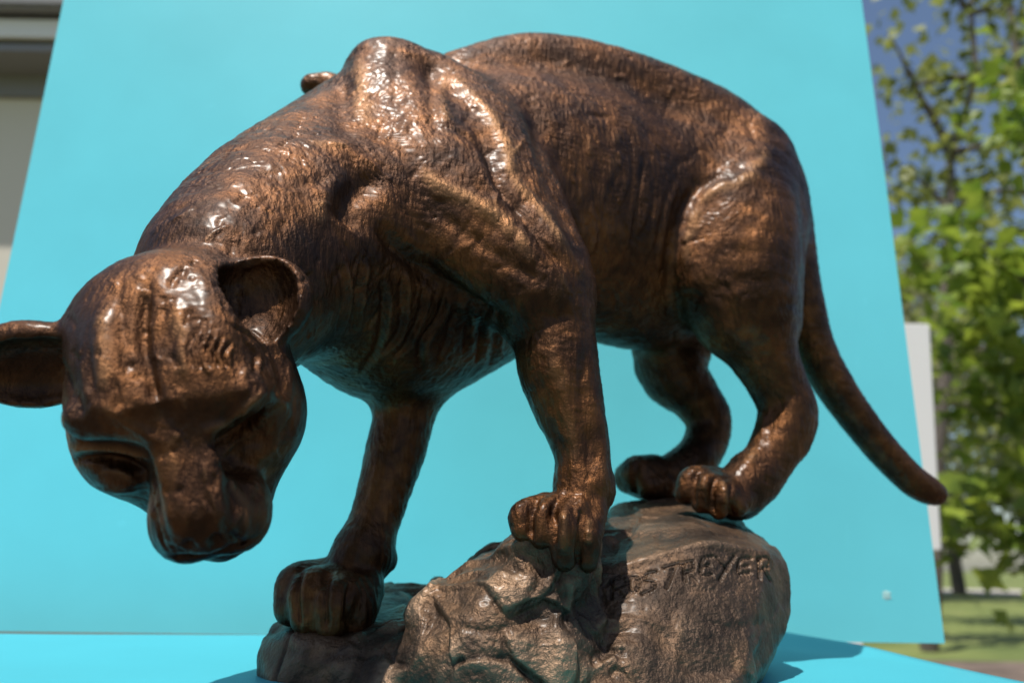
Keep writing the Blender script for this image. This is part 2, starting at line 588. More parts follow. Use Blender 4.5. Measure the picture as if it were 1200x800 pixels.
st([(300, 200), (350, 215), (390, 205)], 11, -.8)
# throat and chest folds
for g in ([(473, 320), (472, 357), (463, 393), (440, 423)], [(497, 330), (490, 367), (477, 403), (463, 427)],
          [(520, 343), (510, 373), (497, 403), (490, 430)], [(537, 350), (530, 380), (520, 407), (510, 430)],
          [(553, 357), (548, 383), (540, 415)], [(570, 373), (567, 397), (560, 425)],
          [(450, 320), (447, 360), (437, 400), (420, 430)], [(425, 310), (422, 350), (410, 395)],
          [(400, 310), (400, 350), (388, 400)], [(585, 380), (583, 400), (576, 425)]):
    j = random.Random(int(g[0][0]))
    g = [(x + j.uniform(-5, 5), y + j.uniform(-8, 8)) for x, y in g]
    st(g, j.uniform(3, 5.5), j.uniform(-2.2, -.9))
    st([(x + 8, y) for x, y in g], j.uniform(3.5, 5.5), j.uniform(.4, 1.1))
# flank folds
for g in ([(740, 185), (735, 230), (722, 280)], [(757, 190), (752, 230), (735, 285)], [(770, 195), (764, 240), (752, 295)],
          [(785, 205), (776, 250), (762, 310)], [(796, 222), (786, 260), (774, 320)], [(724, 200), (718, 240), (706, 290)],
          [(700, 230), (700, 270), (694, 310)]):
    j = random.Random(int(g[0][0]))
    g = [(x + j.uniform(-6, 6), y + j.uniform(-14, 14)) for x, y in g]
    st(g, j.uniform(3, 4.5), j.uniform(-1.0, -.4))
    st([(x - 7, y) for x, y in g], 4.5, .35)
# thigh
st([(862, 206), (830, 212), (806, 236), (793, 270), (786, 310), (784, 345)], 9, -2.4)
st([(905, 162), (896, 182), (880, 204), (842, 220), (818, 240), (806, 270), (800, 320)], 11, 1.4)
st([(905, 215), (880, 250), (870, 300), (880, 350)], 16, -1.2)
st([(925, 215), (930, 260), (928, 320)], 12, 1.0)
st([(840, 300), (850, 350), (885, 400), (905, 440)], 10, -1.0)
st([(915, 455), (905, 490), (890, 525)], 9, -1.2)
st([(895, 480), (892, 510), (875, 545)], 7, .9)
# ribs
for k in range(5):
    x = 640 + k * 26
    st([(x, 110 + k * 6), (x + 6, 150 + k * 4), (x - 4, 200), (x - 22, 250)], 10, .3)
    st([(x + 13, 112 + k * 6), (x + 19, 152 + k * 4), (x + 9, 202), (x - 9, 252)], 8, -.25)
# foreleg
st([(690, 400), (682, 460), (690, 520), (694, 565)], 9, -1.6)
st([(640, 380), (655, 440), (670, 510), (672, 560)], 12, .9)
st([(705, 480), (708, 530), (708, 580)], 8, .8)
st([(628, 360), (650, 372), (672, 366)], 8, -.9)
st([(663, 575), (650, 590), (645, 612)], 5, -1.2)
st([(676, 575), (672, 592), (678, 612)], 5, -1.0)
# gaps between the toes
for g, w_, d_ in (([(630, 584), (622, 604), (622, 632)], 4, -2.2), ([(650, 588), (648, 612), (647, 638)], 4.5, -3.0), ([(684, 598), (678, 632), (677, 668)], 4, -2.4),
          ([(354, 662), (347, 696), (350, 738)], 5, -2.6), ([(384, 668), (380, 704), (382, 740)], 5, -2.6), ([(412, 676), (408, 710), (410, 740)], 5, -2.2),
          ([(818, 550), (813, 570), (814, 594)], 3.5, -2.0), ([(840, 556), (834, 578), (836, 604)], 4, -2.4), ([(858, 566), (856, 588), (858, 606)], 3.5, -1.6),
          ([(750, 538), (744, 558), (746, 582)], 4, -1.4)):
    st(g, w_, d_)
st([(845, 562), (850, 578), (850, 592)], 5, 1.0); st([(826, 556), (824, 575)], 5, 1.0)
st([(662, 596), (660, 625), (660, 650)], 6, 1.2); st([(690, 605), (690, 640)], 5, 1.0)
# forehead, brow, nose
st([(172, 325), (168, 396), (181, 459), (196, 488)], 8, -2.4)
st([(140, 345), (146, 400), (150, 440)], 7, -.9)
st([(94, 402), (98, 440), (102, 470)], 3.5, .9)
st([(104, 400), (108, 440), (112, 468)], 3.5, -.7)
st([(128, 440), (138, 462), (136, 480)], 4, -.8)
for g in ([(233, 384), (222, 408), (228, 434)], [(241, 388), (231, 412), (238, 436)], [(250, 392), (241, 413), (248, 434)],
          [(260, 396), (251, 414), (258, 432)], [(272, 400), (262, 416), (268, 432)], [(285, 396), (300, 418), (298, 440)],
          [(270, 380), (300, 396), (318, 420)]):
    st(g, 3.0, -1.5)
    st([(x + 4.6, y) for x, y in g], 2.6, .9)
st([(79, 540), (110, 538), (145, 540), (172, 552)], 5, -2.8)
st([(82, 526), (112, 522), (150, 526), (176, 536)], 6, 1.9)
st([(72, 420), (82, 460), (92, 495)], 9, -1.6)
st([(310, 395), (330, 430), (335, 470)], 10, -1.6)
st([(205, 350), (212, 400), (214, 450)], 12, 1.2)
st([(120, 360), (118, 410), (128, 460)], 12, 1.1)
st([(200, 500), (206, 560), (222, 620)], 9, .7)
st([(118, 472), (152, 498), (194, 522)], 6, .9)
st([(178, 552), (188, 600), (198, 640)], 4, .9)
st([(236, 538), (248, 580), (256, 625)], 4, .9)
st([(246, 524), (280, 504), (318, 474)], 5, -2.4)
st([(240, 508), (276, 486), (312, 457)], 6, 1.5)
st([(330, 440), (345, 480), (330, 520)], 8, -.8)
st([(262, 560), (285, 590), (290, 630)], 8, .8)
# tool marks over the skull
tm = random.Random(12)
for k in range(95):
    x, y = tm.uniform(75, 345), tm.uniform(300, 640)
    a = tm.gauss(1.45, .45); L_ = tm.uniform(8, 26)
    dx, dy = math.cos(a) * L_, math.sin(a) * L_
    st([(x, y), (x + dx * .5 + tm.uniform(-2, 2), y + dy * .5), (x + dx, y + dy)], tm.uniform(2.4, 4.5), tm.choice((-1, -1, 1)) * tm.uniform(.3, .9))
# and over the neck, shoulder and back
for k in range(170):
    x, y = tm.uniform(210, 900), tm.uniform(70, 420)
    a = tm.gauss(2.3, .5) if x < 620 else tm.gauss(1.9, .6); L_ = tm.uniform(10, 34)
    dx, dy = math.cos(a) * L_, math.sin(a) * L_
    st([(x, y), (x + dx * .5 + tm.uniform(-3, 3), y + dy * .5), (x + dx, y + dy)], tm.uniform(2.5, 5), tm.choice((-1, -1, 1)) * tm.uniform(.25, .8))
# nostril, lips, eyelids
st([(206, 640), (214, 646), (222, 645)], 3, -1.0); st([(246, 640), (254, 640), (258, 632)], 3, -1.0)
st([(262, 612), (276, 632), (300, 632), (312, 618)], 4, -1.3)
st([(186, 612), (190, 636), (200, 652)], 3.5, -1.0)
st([(112, 556), (135, 552), (160, 562)], 3.5, .8); st([(115, 572), (138, 576), (160, 574)], 3.5, .7)
st([(256, 536), (276, 518), (300, 508)], 3.5, .8)
# tail grain
co, no = S.co, S.no
def grain(p, a, along, across, seed):
    """noise stretched along direction a"""
    a = nrm(a); b = nrm(np.cross(a, (.3, .5, .8))); c = np.cross(a, b)
    return noise(np.stack([p @ a * along, p @ b * across, p @ c * across], 1), seed)
warp = np.stack([noise(co * 45, 3), noise(co * 45, 4), noise(co * 45, 5)], 1) * .006
pw = co + warp
hd = np.clip((.10 - np.linalg.norm(co - hc, axis=1)) / .03, 0, 1)          # 1 on the head
low = np.clip((.12 - co[:, 2]) / .06, 0, 1)                                  # 1 down on the legs
g1 = grain(pw, HEAD + .2 * UP, 110, 520, 11)
g2 = grain(pw, UP + .25 * HEAD, 110, 520, 12)
sel = np.clip(.5 + noise(co * 22, 8) * 2.2 + low * .5, 0, 1)
fur = g1 * (1 - sel) + g2 * sel
lump = fbm(co * 85, 2, 21)
dimp = noise(co * 210, 31)
pit = -np.clip(noise(co * 330, 41) - .42, 0, 1) * 2
limb = np.clip((co[:, 0] - .19) / .03, 0, 1) * np.clip((.17 - co[:, 2]) / .03, 0, 1)      # tail
extra = (fur * .00032 + lump * .00034 * (1 - .7 * limb) + dimp * .00015 + pit * .0006) * (1 - .45 * hd)
S.apply(extra)
cat_wear = S.off + lump * .0006

# ------------------------------------------------------------------ rock the cat stands on
K = Field((-.17, .29, ZS - .006), (.26, .53, .075), .0012)
def HP(*pts): return [P(*p) for p in pts]
def GP(*pts): return [ground(x, Y, ZS) for x, Y in pts]
# main block, signed on its face
K.hull(HP((698, 668, .366), (760, 652, .368), (826, 636, .372), (900, 648, .386), (920, 666, .402),
          (722, 592, .47), (770, 584, .485), (800, 586, .478), (868, 612, .455), (905, 641, .425),
          (924, 690, .402), (924, 712, .400), (917, 740, .388), (690, 740, .345))
       + GP((700, .322), (866, .338), (888, .385), (760, .49), (880, .46), (640, .47)), .004, .0015)
K.hull(HP((690, 640, .372), (735, 590, .49), (640, 650, .46), (800, 590, .48), (690, 700, .36)) + GP((600, .46), (700, .37), (760, .5)), .004, .001)
# bright boulder under the near forepaw
K.hull(HP((472, 742, .342), (484, 712, .344), (508, 690, .344), (542, 663, .346), (566, 662, .344), (596, 655, .335),
          (660, 690, .334), (650, 740, .326), (600, 705, .324), (545, 725, .321), (482, 768, .328), (690, 690, .35), (590, 640, .40), (690, 640, .41))
       + GP((462, .332), (560, .312), (680, .325), (700, .40), (500, .40)), .003, .001)
K.hull(HP((598, 628, .345), (612, 634, .332), (640, 636, .328), (670, 655, .326), (690, 672, .332), (700, 660, .35), (696, 622, .362),
          (570, 660, .345), (610, 690, .329), (660, 700, .328), (640, 618, .37)) + GP((600, .36), (690, .36)), .0025, .001)
K.hull(HP((646, 690, .330), (700, 690, .345), (712, 740, .342), (660, 760, .322)) + GP((640, .318), (730, .34), (700, .37)), .003, .001)
# low dark slab under the far forepaw
K.hull(HP((330, 728, .382), (338, 742, .362), (400, 750, .352), (470, 750, .346), (447, 684, .445), (516, 680, .45), (318, 734, .385),
          (303, 768, .372), (360, 762, .350), (470, 770, .340)) + GP((300, .372), (330, .352), (470, .33), (540, .44), (430, .45)), .003, .001)
rock_v, rock_q = K.skin()
del K
ROCK_BVH = BVHTree.FromPolygons(rock_v.tolist(), rock_q.tolist())
rock_v, rock_q = refine(rock_v, rock_q)
rock_me = mesh_from('rock', rock_v, rock_q)
RS = Sculpt(rock_me, ROCK_BVH)
co = RS.co
w = np.stack([noise(co * 30, 61), noise(co * 30, 62), noise(co * 30, 63)], 1) * .012
def ridged(p, s): return 1 - np.abs(noise(p, s)) * 2.4
# broken facets: every patch of the surface leans its own way
fr = np.random.RandomState(4)
seeds = co[fr.choice(len(co), 170, replace=False)]
lean = fr.normal(size=(170, 3)) * .24
q = (co + w * .8).astype(np.float32)
best = np.full(len(q), 9e9, np.float32); second = best.copy(); who = np.zeros(len(q), int)
for i, c in enumerate(seeds.astype(np.float32)):
    e = ((q - c) ** 2).sum(1); k = e < best
    second = np.where(k, best, np.minimum(second, e)); best[k] = e[k]; who[k] = i
facet = ((co - seeds[who]) * lean[who]).sum(1)
rim = np.clip((np.sqrt(second) - np.sqrt(best)) / .0042, 0, 1)
facet = np.clip(facet, -.0026, .0026) * rim * rim * (3 - 2 * rim)
base = facet + fbm(co * 34, 3, 75) * .0013 + ridged((co + w) * 60, 81) * .0003 + fbm((co + w) * 150, 3, 85) * .00055 - np.clip(noise(co * 240, 88) - .35, 0, 1) * .0016
# keep the signed face calmer
cface = P(810, 690, .375)
calm = np.clip(np.linalg.norm((co - cface) * np.array((.5, 1, 1.4)), axis=1) / .050, .12, 1)
rstr = RS.stroke
rstr([(706, 668), (760, 655), (826, 637), (900, 650)], 6, .9)
rstr([(505, 690), (545, 668), (590, 672), (640, 690)], 6, 1.0)
rstr([(600, 640), (630, 660), (628, 690), (600, 720)], 6, -1.2)
rstr([(640, 640), (660, 668), (668, 700), (640, 745)], 6, 1.0)
rstr([(520, 730), (580, 740), (640, 720)], 6, -1.0)
rstr([(670, 700), (690, 740), (730, 770)], 6, -1.4)
rstr([(700, 690), (712, 720), (708, 780)], 6, -1.0)
rstr([(760, 720), (775, 750), (770, 800)], 9, -.6)
rstr([(820, 720), (850, 735), (905, 728)], 7, -.7)
rstr([(330, 760), (400, 768), (460, 760)], 7, -.9)
flat = np.clip((co[:, 0] - P(712, 700, .37)[0]) / .010, 0, 1) + np.clip((P(455, 740, .35)[0] - co[:, 0]) / .006, 0, 1)                    # the broad signed side was left smoother
calm = calm * (1 - .6 * flat)
RS.apply(base * calm)
rock_wear = RS.off + base * calm
# a second pass for the writing, on the finished surface
rbv = BVHTree.FromPolygons(coords(rock_me).tolist(), rock_q.tolist())
RS = Sculpt(rock_me, rbv)
LETTERS = [
    [[(717, 675), (716, 700)], [(711, 685), (719, 677), (728, 672)], [(719, 679), (730, 677), (732, 684), (720, 690)], [(722, 690), (730, 697)]],
    [[(740, 674), (737, 683), (740, 692), (746, 691), (749, 683), (746, 675), (740, 674)]],
    [[(768, 669), (757, 672), (756, 679), (766, 681), (766, 688), (753, 695)]],
    [[(778, 664), (797, 658)], [(791, 663), (781, 688)]],
    [[(801, 661), (803, 680)], [(798, 660), (812, 657), (812, 667), (803, 670)], [(806, 670), (816, 679)]],
    [[(835, 652), (824, 655), (822, 672), (834, 673)], [(823, 663), (832, 662)]],
    [[(861, 652), (852, 665), (844, 679)], [(840, 653), (846, 660), (852, 665)]],
    [[(880, 654), (868, 656), (866, 671), (879, 671)], [(867, 664), (877, 663)]],
    [[(890, 655), (890, 677)], [(889, 655), (899, 653), (902, 659), (899, 665), (891, 666)], [(894, 666), (902, 679)]],
]
letter_pts = []
for L in LETTERS:
    for sk in L:
        RS.stroke(sk, 2.3, -1.5, taper=False)
        RS.stroke([(x + 3.4, y + 1.5) for x, y in sk], 2.0, .6, taper=False)
    letter_pts.append([RS.trace(sk, 1.5) for sk in L])
RS.apply()

# ------------------------------------------------------------------ materials
def set_attr(me, name, val):
    a = me.attributes.new(name, 'FLOAT', 'POINT'); a.data.foreach_set('value', np.asarray(val, np.float32))

def bronze(name, dark, mid, warm, rough, wearcol, grain=1.0, metal=.85, coat=.3, coat_rough=.33, aniso=.22):
    m = Mat(name, rough, metal)
    v = m.coord()
    n1 = m.noise(v, 38, 6, .62, .4); n2 = m.noise(v, 150, 5, .6); n3 = m.noise(v, 14, 3, .5)
    c = m.ramp(n1, [(.28, dark), (.46, mid), (.66, warm)])
    c = m.mix(m.ramp(n2, [(.38, (0, 0, 0)), (.62, (.4, .4, .4))]), c, dark)
    at = m.n('Attribute', attribute_name='wear')
    mr = m.n('MapRange'); m.l(at.outputs['Fac'], mr.inputs[0])
    mr.inputs[1].default_value = .0004; mr.inputs[2].default_value = .0024
    ms = m.n('Math', operation='MULTIPLY'); m.l(mr.outputs[0], ms.inputs[0]); m.l(n2, ms.inputs[1])
    c = m.mix(ms.outputs[0], c, wearcol)
    m.set('Base Color', c)
    r = m.n('MapRange'); m.l(n2, r.inputs[0]); r.inputs[1].default_value = .3; r.inputs[2].default_value = .7
    r.inputs[3].default_value = rough - .07; r.inputs[4].default_value = rough + .14
    m.set('Roughness', r.outputs[0])
    m.b.inputs['Coat Weight'].default_value = coat; m.b.inputs['Coat Roughness'].default_value = coat_rough
    m.b.inputs['Specular IOR Level'].default_value = .4
    w = m.n('TexNoise'); w.inputs['Scale'].default_value = 460; w.inputs['Detail'].default_value = 4
    m.l(m.coord((1, 1, aniso), (0, .35, .4)), w.inputs['Vector'])
    b = m.bump(w.outputs['Fac'], .0013 * grain, .75)
    b = m.bump(m.noise(v, 900, 4, .65), .0006 * grain, .7, b)
    m.set('Normal', b)
    return m.m

M_CAT = bronze('bronze_patina', (.018, .0082, .0042), (.060, .0250, .0095), (.150, .060, .0185), .43, (.36, .19, .085), metal=.88, coat=.14, coat_rough=.24)
M_ROCK = bronze('bronze_rock_patina', (.020, .0135, .0095), (.080, .051, .034), (.18, .104, .058), .46, (.36, .24, .155), 1.2, .78, coat=.1, coat_rough=.25, aniso=.85)
M_LET = Mat('engraved_patina', .6, .5, (.042, .030, .023)).m

def card(name, col, rough):
    m = Mat(name, rough)
    v = m.coord()
    scuff = m.ramp(m.noise(m.coord((1, 1, .35), (0, .5, 0)), 60, 6, .7, .6), [(.66, (0, 0, 0)), (.74, (.35, .35, .35))])
    c = m.mix(m.ramp(m.noise(v, 9, 4), [(.3, (0, 0, 0)), (.7, (1, 1, 1))]), col, tuple(x * .93 for x in col))
    c = m.mix(scuff, c, tuple(min(1, x * 1.1 + .03) for x in col))
    m.set('Base Color', c)
    m.set('Normal', m.bump(m.noise(v, 900, 3), .00025, .25, m.bump(m.noise(v, 6, 2), .004, .3)))
    m.b.inputs['Specular IOR Level'].default_value = .35
    return m.m
M_BOARD = card('blue_card', (.165, .74, .84), .6)
M_SHEET = card('blue_paper', (.055, .36, .445), .5)
M_WHITE = Mat('white_board', .5, 0, (.78, .77, .73)).m
M_EDGE = Mat('card_edge', .7, 0, (.16, .55, .66)).m
m = Mat('table_wood', .6); m.set('Base Color', m.ramp(m.noise(m.coord((3, 40, 3)), 6), [(.3, (.05, .045, .035)), (.7, (.10, .085, .06))])); M_TABLE = m.m

# ------------------------------------------------------------------ the sculpture
set_attr(cat_me, 'wear', cat_wear); set_attr(rock_me, 'wear', rock_wear)
sculpture = empty('bronze_sculpture', (0.03, .40, ZS))
tag(sculpture, 'dark brown bronze sculpture of a prowling big cat looking down from a rock', 'sculpture')
bpy.context.view_layer.update()
def child(name, me, mat, parent):
    o = link(name, me, mat)
    o.parent = parent
    o.matrix_parent_inverse = parent.matrix_world.inverted()
    return o
cat_ob = child('cat', cat_me, M_CAT, sculpture)
cat_ob['label'] = 'glossy brown bronze big cat with head turned down and tail trailing'
rock_ob = child('rock_base', rock_me, M_ROCK, sculpture)
rock_ob['label'] = 'rough grey brown cast rock with letters scratched into its face'
bpy.context.view_layer.update()
for strokes in letter_pts:
    bm = bmesh.new()
    for p in strokes:
        rings = []
        for i, q in enumerate(p):
            t = nrm(p[min(i + 1, len(p) - 1)] - p[max(i - 1, 0)])
            n = nrm(-q); a = nrm(np.cross(t, n)); n = np.cross(a, t)
            c = q - n * .00078
            rings.append([bm.verts.new(c + (a * math.cos(g) + n * math.sin(g)) *   .0002) for g in np.arange(4) * math.pi / 2])
        for r0, r1 in zip(rings, rings[1:]):
            for k in range(4): bm.faces.new((r0[k], r0[(k + 1) % 4], r1[(k + 1) % 4], r1[k]))
    me = bpy.data.meshes.new('letter'); bm.to_mesh(me); bm.free()
    child('letter', me, M_LET, rock_ob)

# ------------------------------------------------------------------ table, sheet, board
def box(name, lo, hi, mat, parent=None, bevel=0, sub=None):
    bm = bmesh.new()
    bmesh.ops.create_cube(bm, size=1)
    lo, hi = np.array(lo, float), np.array(hi, float)
    for v in bm.verts: v.co = Vector((lo + hi) / 2 + np.array(v.co) * (hi - lo))
    if bevel: bmesh.ops.bevel(bm, geom=bm.edges[:], offset=bevel, segments=2, affect='EDGES')
    me = bpy.data.meshes.new(name); bm.to_mesh(me); bm.free()
    return child(name, me, mat, parent) if parent else link(name, me, mat)

corner = on_plane(945, 748, ZS); leftc = on_plane(0, 744, ZS)
edge = on_plane(1200, 799, ZS)
XR = float((corner[0] + edge[0]) / 2)
table = empty('table', (-.15, .35, GZ)); tag(table, 'low dark wooden table under the blue sheet', 'table')
bpy.context.view_layer.update()
box('table_top', (-.75, -.9, ZS - .030), (XR - .02, .80, ZS - .004), M_TABLE, table, .003)
for x in (-.70, XR - .08):
    for y in (-.85, .74):
        box('leg', (x, y, GZ), (x + .05, y + .05, ZS - .030), M_TABLE, table)

# blue sheet lying on the table, its right back corner slightly lifted and creased
nx, ny = 120, 90
bm = bmesh.new()
gx = np.linspace(-.70, 1, nx); grid = []
for j in range(ny):
    row = []
    for i in range(nx):
        u, t = i / (nx - 1), j / (ny - 1)
        y = .30 + t * (corner[1] - .30)
        xr = edge[0] + (corner[0] - edge[0]) * (y - edge[1]) / (corner[1] - edge[1])
        x = -.70 + u * (xr + .70)
        yb = corner[1] + (leftc[1] - corner[1]) * (corner[0] - x) / (corner[0] - leftc[0])
        y = .26 + t * (yb - .26)
        back = max(0, (y - .38) / .22); rt = max(0, 1 - (xr - x) / .16)
        z = ZS + .006 * (back ** 2) * rt ** 1.5 * math.sin((x - .06) * 46 + y * 18) ** 2 * .9
        z += .0008 * (noise(np.array([[x * 9, y * 9, 0.]]), 3)[0] + .5)
        row.append(bm.verts.new((x, y, z)))
    grid.append(row)
for j in range(ny - 1):
    for i in range(nx - 1):
        bm.faces.new((grid[j][i], grid[j][i + 1], grid[j + 1][i + 1], grid[j + 1][i]))
me = bpy.data.meshes.new('paper_sheet'); bm.to_mesh(me); bm.free(); me.shade_smooth()
sheet = link('paper_sheet', me, M_SHEET)
mo = sheet.modifiers.new('thickness', 'SOLIDIFY'); mo.thickness = .0006; mo.offset = 1
tag(sheet, 'bright turquoise paper sheet lying flat under the sculpture', 'paper sheet')

# standing board
YB = .645
br = P(1108, 753.5, YB); xr = float(br[0]); zb = float(br[2])
lb = ground(-84, YB - .045, zb); xl = float(lb[0])
board = empty('backdrop_board', ((xl + xr) / 2, YB, zb)); tag(board, 'tall turquoise card board standing upright behind the sculpture', 'backdrop board')
bpy.context.view_layer.update()
bm = bmesh.new()
nx, nz = 60, 50; H_B = .76; T_B = .0045
def warpb(u, t): return (u - 1) * .045 + .004 * math.sin(u * 2.4 + .4) * math.sin(t * 2.2 + .3) + .0012 * math.sin(u * 9 + t * 5)
fr, bk = [], []
for j in range(nz + 1):
    a, b = [], []
    for i in range(nx + 1):
        u, t = i / nx, j / nz
        p = (xl + u * (xr - xl), YB + warpb(u, t), zb + t * H_B)
        a.append(bm.verts.new(p)); b.append(bm.verts.new((p[0], p[1] + T_B, p[2])))
    fr.append(a); bk.append(b)
for j in range(nz):
    for i in range(nx):
        bm.faces.new((fr[j][i], fr[j][i + 1], fr[j + 1][i + 1], fr[j + 1][i]))
        bm.faces.new((bk[j][i + 1], bk[j][i], bk[j + 1][i], bk[j + 1][i + 1]))
me = bpy.data.meshes.new('panel')
for i in range(nx):
    bm.faces.new((fr[0][i + 1], fr[0][i], bk[0][i], bk[0][i + 1])).material_index = 1
    bm.faces.new((fr[nz][i], fr[nz][i + 1], bk[nz][i + 1], bk[nz][i])).material_index = 1
for j in range(nz):
    bm.faces.new((fr[j][0], fr[j + 1][0], bk[j + 1][0], bk[j][0])).material_index = 1
    bm.faces.new((fr[j + 1][nx], fr[j][nx], bk[j][nx], bk[j + 1][nx])).material_index = 1
bm.to_mesh(me); bm.free(); me.shade_smooth()
me.materials.append(M_BOARD); me.materials.append(M_EDGE)
pan = child('panel', me, None, board)
pan.data.set_sharp_from_angle(angle=.6)
# small torn fleck in the card
c = P(1038, 697, YB)
yc = YB + warpb((c[0] - xl) / (xr - xl), (c[2] - zb) / H_B)
bm = bmesh.new()
bmesh.ops.create_icosphere(bm, subdivisions=2, radius=1)
for v in bm.verts:
    k = 1 + .3 * math.sin(v.co.x * 4 + 1) * math.cos(v.co.z * 5)
    v.co = Vector((c[0] + v.co.x * .0040 * k, yc + v.co.y * .0003, c[2] + v.co.z * .0036 * k))
me = bpy.data.meshes.new('torn_fleck'); bm.to_mesh(me); bm.free()
child('torn_fleck', me, Mat('torn_card', .8, 0, (.40, .72, .72)).m, board)

# white upright board farther back, its edge showing beside the turquoise board
YW = 1.7
wroot = empty('white_board', (float(P(1000, 500, YW)[0]), YW, GZ)); tag(wroot, 'white upright board showing past the right edge of the turquoise board', 'white board')
bpy.context.view_layer.update()
pts = [P(900, 376, YW), P(1090, 379, YW), P(1101, 590, YW), P(1104, 645, YW), P(905, 650, YW)]
bm = bmesh.new()
v0 = [bm.verts.new((p[0], YW, p[2])) for p in pts]; v1 = [bm.verts.new((p[0], YW + .02, p[2])) for p in pts]
bm.faces.new(v0[::-1]); bm.faces.new(v1)
for k in range(5): bm.faces.new((v0[k], v0[(k + 1) % 5], v1[(k + 1) % 5], v1[k]))
bmesh.ops.recalc_face_normals(bm, faces=bm.faces)
bmesh.ops.bevel(bm, geom=bm.edges[:], offset=.003, segments=2, affect='EDGES')
me = bpy.data.meshes.new('face_panel'); bm.to_mesh(me); bm.free(); child('face_panel', me, M_WHITE, wroot)
box('stake', (float(P(980, 500, YW)[0]) - .02, YW + .022, GZ - .05), (float(P(980, 500, YW)[0]) + .02, YW + .05, float(P(980, 420, YW)[2])), M_WHITE, wroot, .002)

# ------------------------------------------------------------------ garden behind: ground, path, house, trees
def sheet_obj(name, pts, z, mat, kind='structure'):
    bm = bmesh.new(); bm.faces.new([bm.verts.new((x, y, z)) for x, y in pts])
    me = bpy.data.meshes.new(name); bm.to_mesh(me); bm.free()
    return tag(link(name, me, mat), kind=kind)
m = Mat('grass', .9); v = m.coord()
m.set('Base Color', m.ramp(m.noise(v, .7, 5), [(.35, (.075, .105, .02)), (.55, (.14, .17, .04)), (.7, (.20, .20, .07))])); M_GRASS = m.m
m = Mat('soil', .95); v = m.coord()
m.set('Base Color', m.ramp(m.noise(v, 2.5, 6), [(.35, (.07, .05, .038)), (.6, (.15, .11, .085)), (.75, (.22, .165, .12))])); M_SOIL = m.m
m = Mat('path_gravel', .9); m.set('Base Color', m.ramp(m.noise(m.coord(), 3), [(.3, (.38, .34, .29)), (.7, (.52, .48, .42))])); M_PATH = m.m
sheet_obj('ground', [(-400, -400), (400, -400), (400, 600), (-400, 600)], GZ - .01, M_GRASS)
sheet_obj('soil_bed', [(-6, -4), (14, -4), (14, 7.6), (7, 8.2), (2, 8.0), (-6, 8.3)], GZ - .004, M_SOIL)
sheet_obj('path', [(-60, 30), (80, 33), (80, 40), (-60, 36)], GZ - .004, M_PATH)

rnd = random.Random(5)
def leafmat(name, c0, c1, tr):
    m = Mat(name, .5); v = m.coord()
    col = m.ramp(m.noise(v, 4, 3), [(.35, c0), (.65, c1)])
    m.set('Base Color', col)
    t = m.n('BsdfTranslucent'); m.l(col, t.inputs[0])
    x = m.n('MixShader'); x.inputs[0].default_value = tr
    m.l(m.b.outputs[0], x.inputs[1]); m.l(t.outputs[0], x.inputs[2])
    m.l(x.outputs[0], m.t.nodes['Material Output'].inputs[0])
    return m.m
M_LEAF1 = leafmat('leaf_bright', (.09, .17, .02), (.34, .42, .05), .5)
M_LEAF2 = leafmat('leaf_mid', (.09, .13, .03), (.36, .38, .10), .5)
M_LEAF3 = leafmat('leaf_far', (.16, .18, .09), (.38, .37, .20), .45)
m = Mat('bark', .9); m.set('Base Color', m.ramp(m.noise(m.coord((8, 8, 2)), 5), [(.3, (.05, .042, .035)), (.7, (.15, .125, .10))])); M_BARK = m.m

def tube(bm, pts, radii, sides=8):
    rings = []
    for i, p in enumerate(pts):
        t = nrm(np.array(pts[min(i + 1, len(pts) - 1)]) - np.array(pts[max(i - 1, 0)]))
        a = nrm(np.cross(t, (.3, .9, .2))); b = np.cross(t, a)
        rings.append([bm.verts.new(np.array(p) + (a * math.cos(g) + b * math.sin(g)) * radii[i]) for g in np.arange(sides) * 2 * math.pi / sides])
    for r0, r1 in zip(rings, rings[1:]):
        for k in range(sides): bm.faces.new((r0[k], r0[(k + 1) % sides], r1[(k + 1) % sides], r1[k]))
    return rings

LEAF = np.array([(0, 0, 0), (.28, .25, .03), (.5, .62, .05), (.2, .6, .03), (0, 1, -.04), (-.2, .6, .03), (-.5, .62, .05), (-.28, .25, .03)])
def leaves(name, centres, size, mat, parent, droop=.4):
    V, Q = [], []
    for c in centres:
        s = size * rnd.uniform(.6, 1.25)
        e = Euler((rnd.uniform(-1.2, 1.2) - droop, rnd.uniform(-.9, .9), rnd.uniform(0, 6.28))).to_matrix()
        k = len(V); V += [tuple(np.array(e @ Vector(p)) * s + c) for p in LEAF]
        Q += [(k, k + 1, k + 3, k + 7), (k + 1, k + 2, k + 3, k + 3), (k + 3, k + 4, k + 5, k + 5), (k + 7, k + 3, k + 5, k + 5), (k + 7, k + 5, k + 6, k + 6)]
    me = bpy.data.meshes.new(name)
    me.from_pydata(V, [], [q if q[2] != q[3] else q[:3] for q in Q]); me.update()
    return child(name, me, mat, parent)

def bough(p0, p1, sag, n=9, jit=.02):
    p0, p1 = np.array(p0), np.array(p1); out = []
    for i in range(n):
        t = i / (n - 1)
        p = p0 + (p1 - p0) * t + np.array((0, 0, sag * math.sin(t * math.pi)))
        out.append(p + np.array([rnd.uniform(-1, 1) for _ in range(3)]) * jit * (0 < i < n - 1) * np.linalg.norm(p1 - p0))
    return out

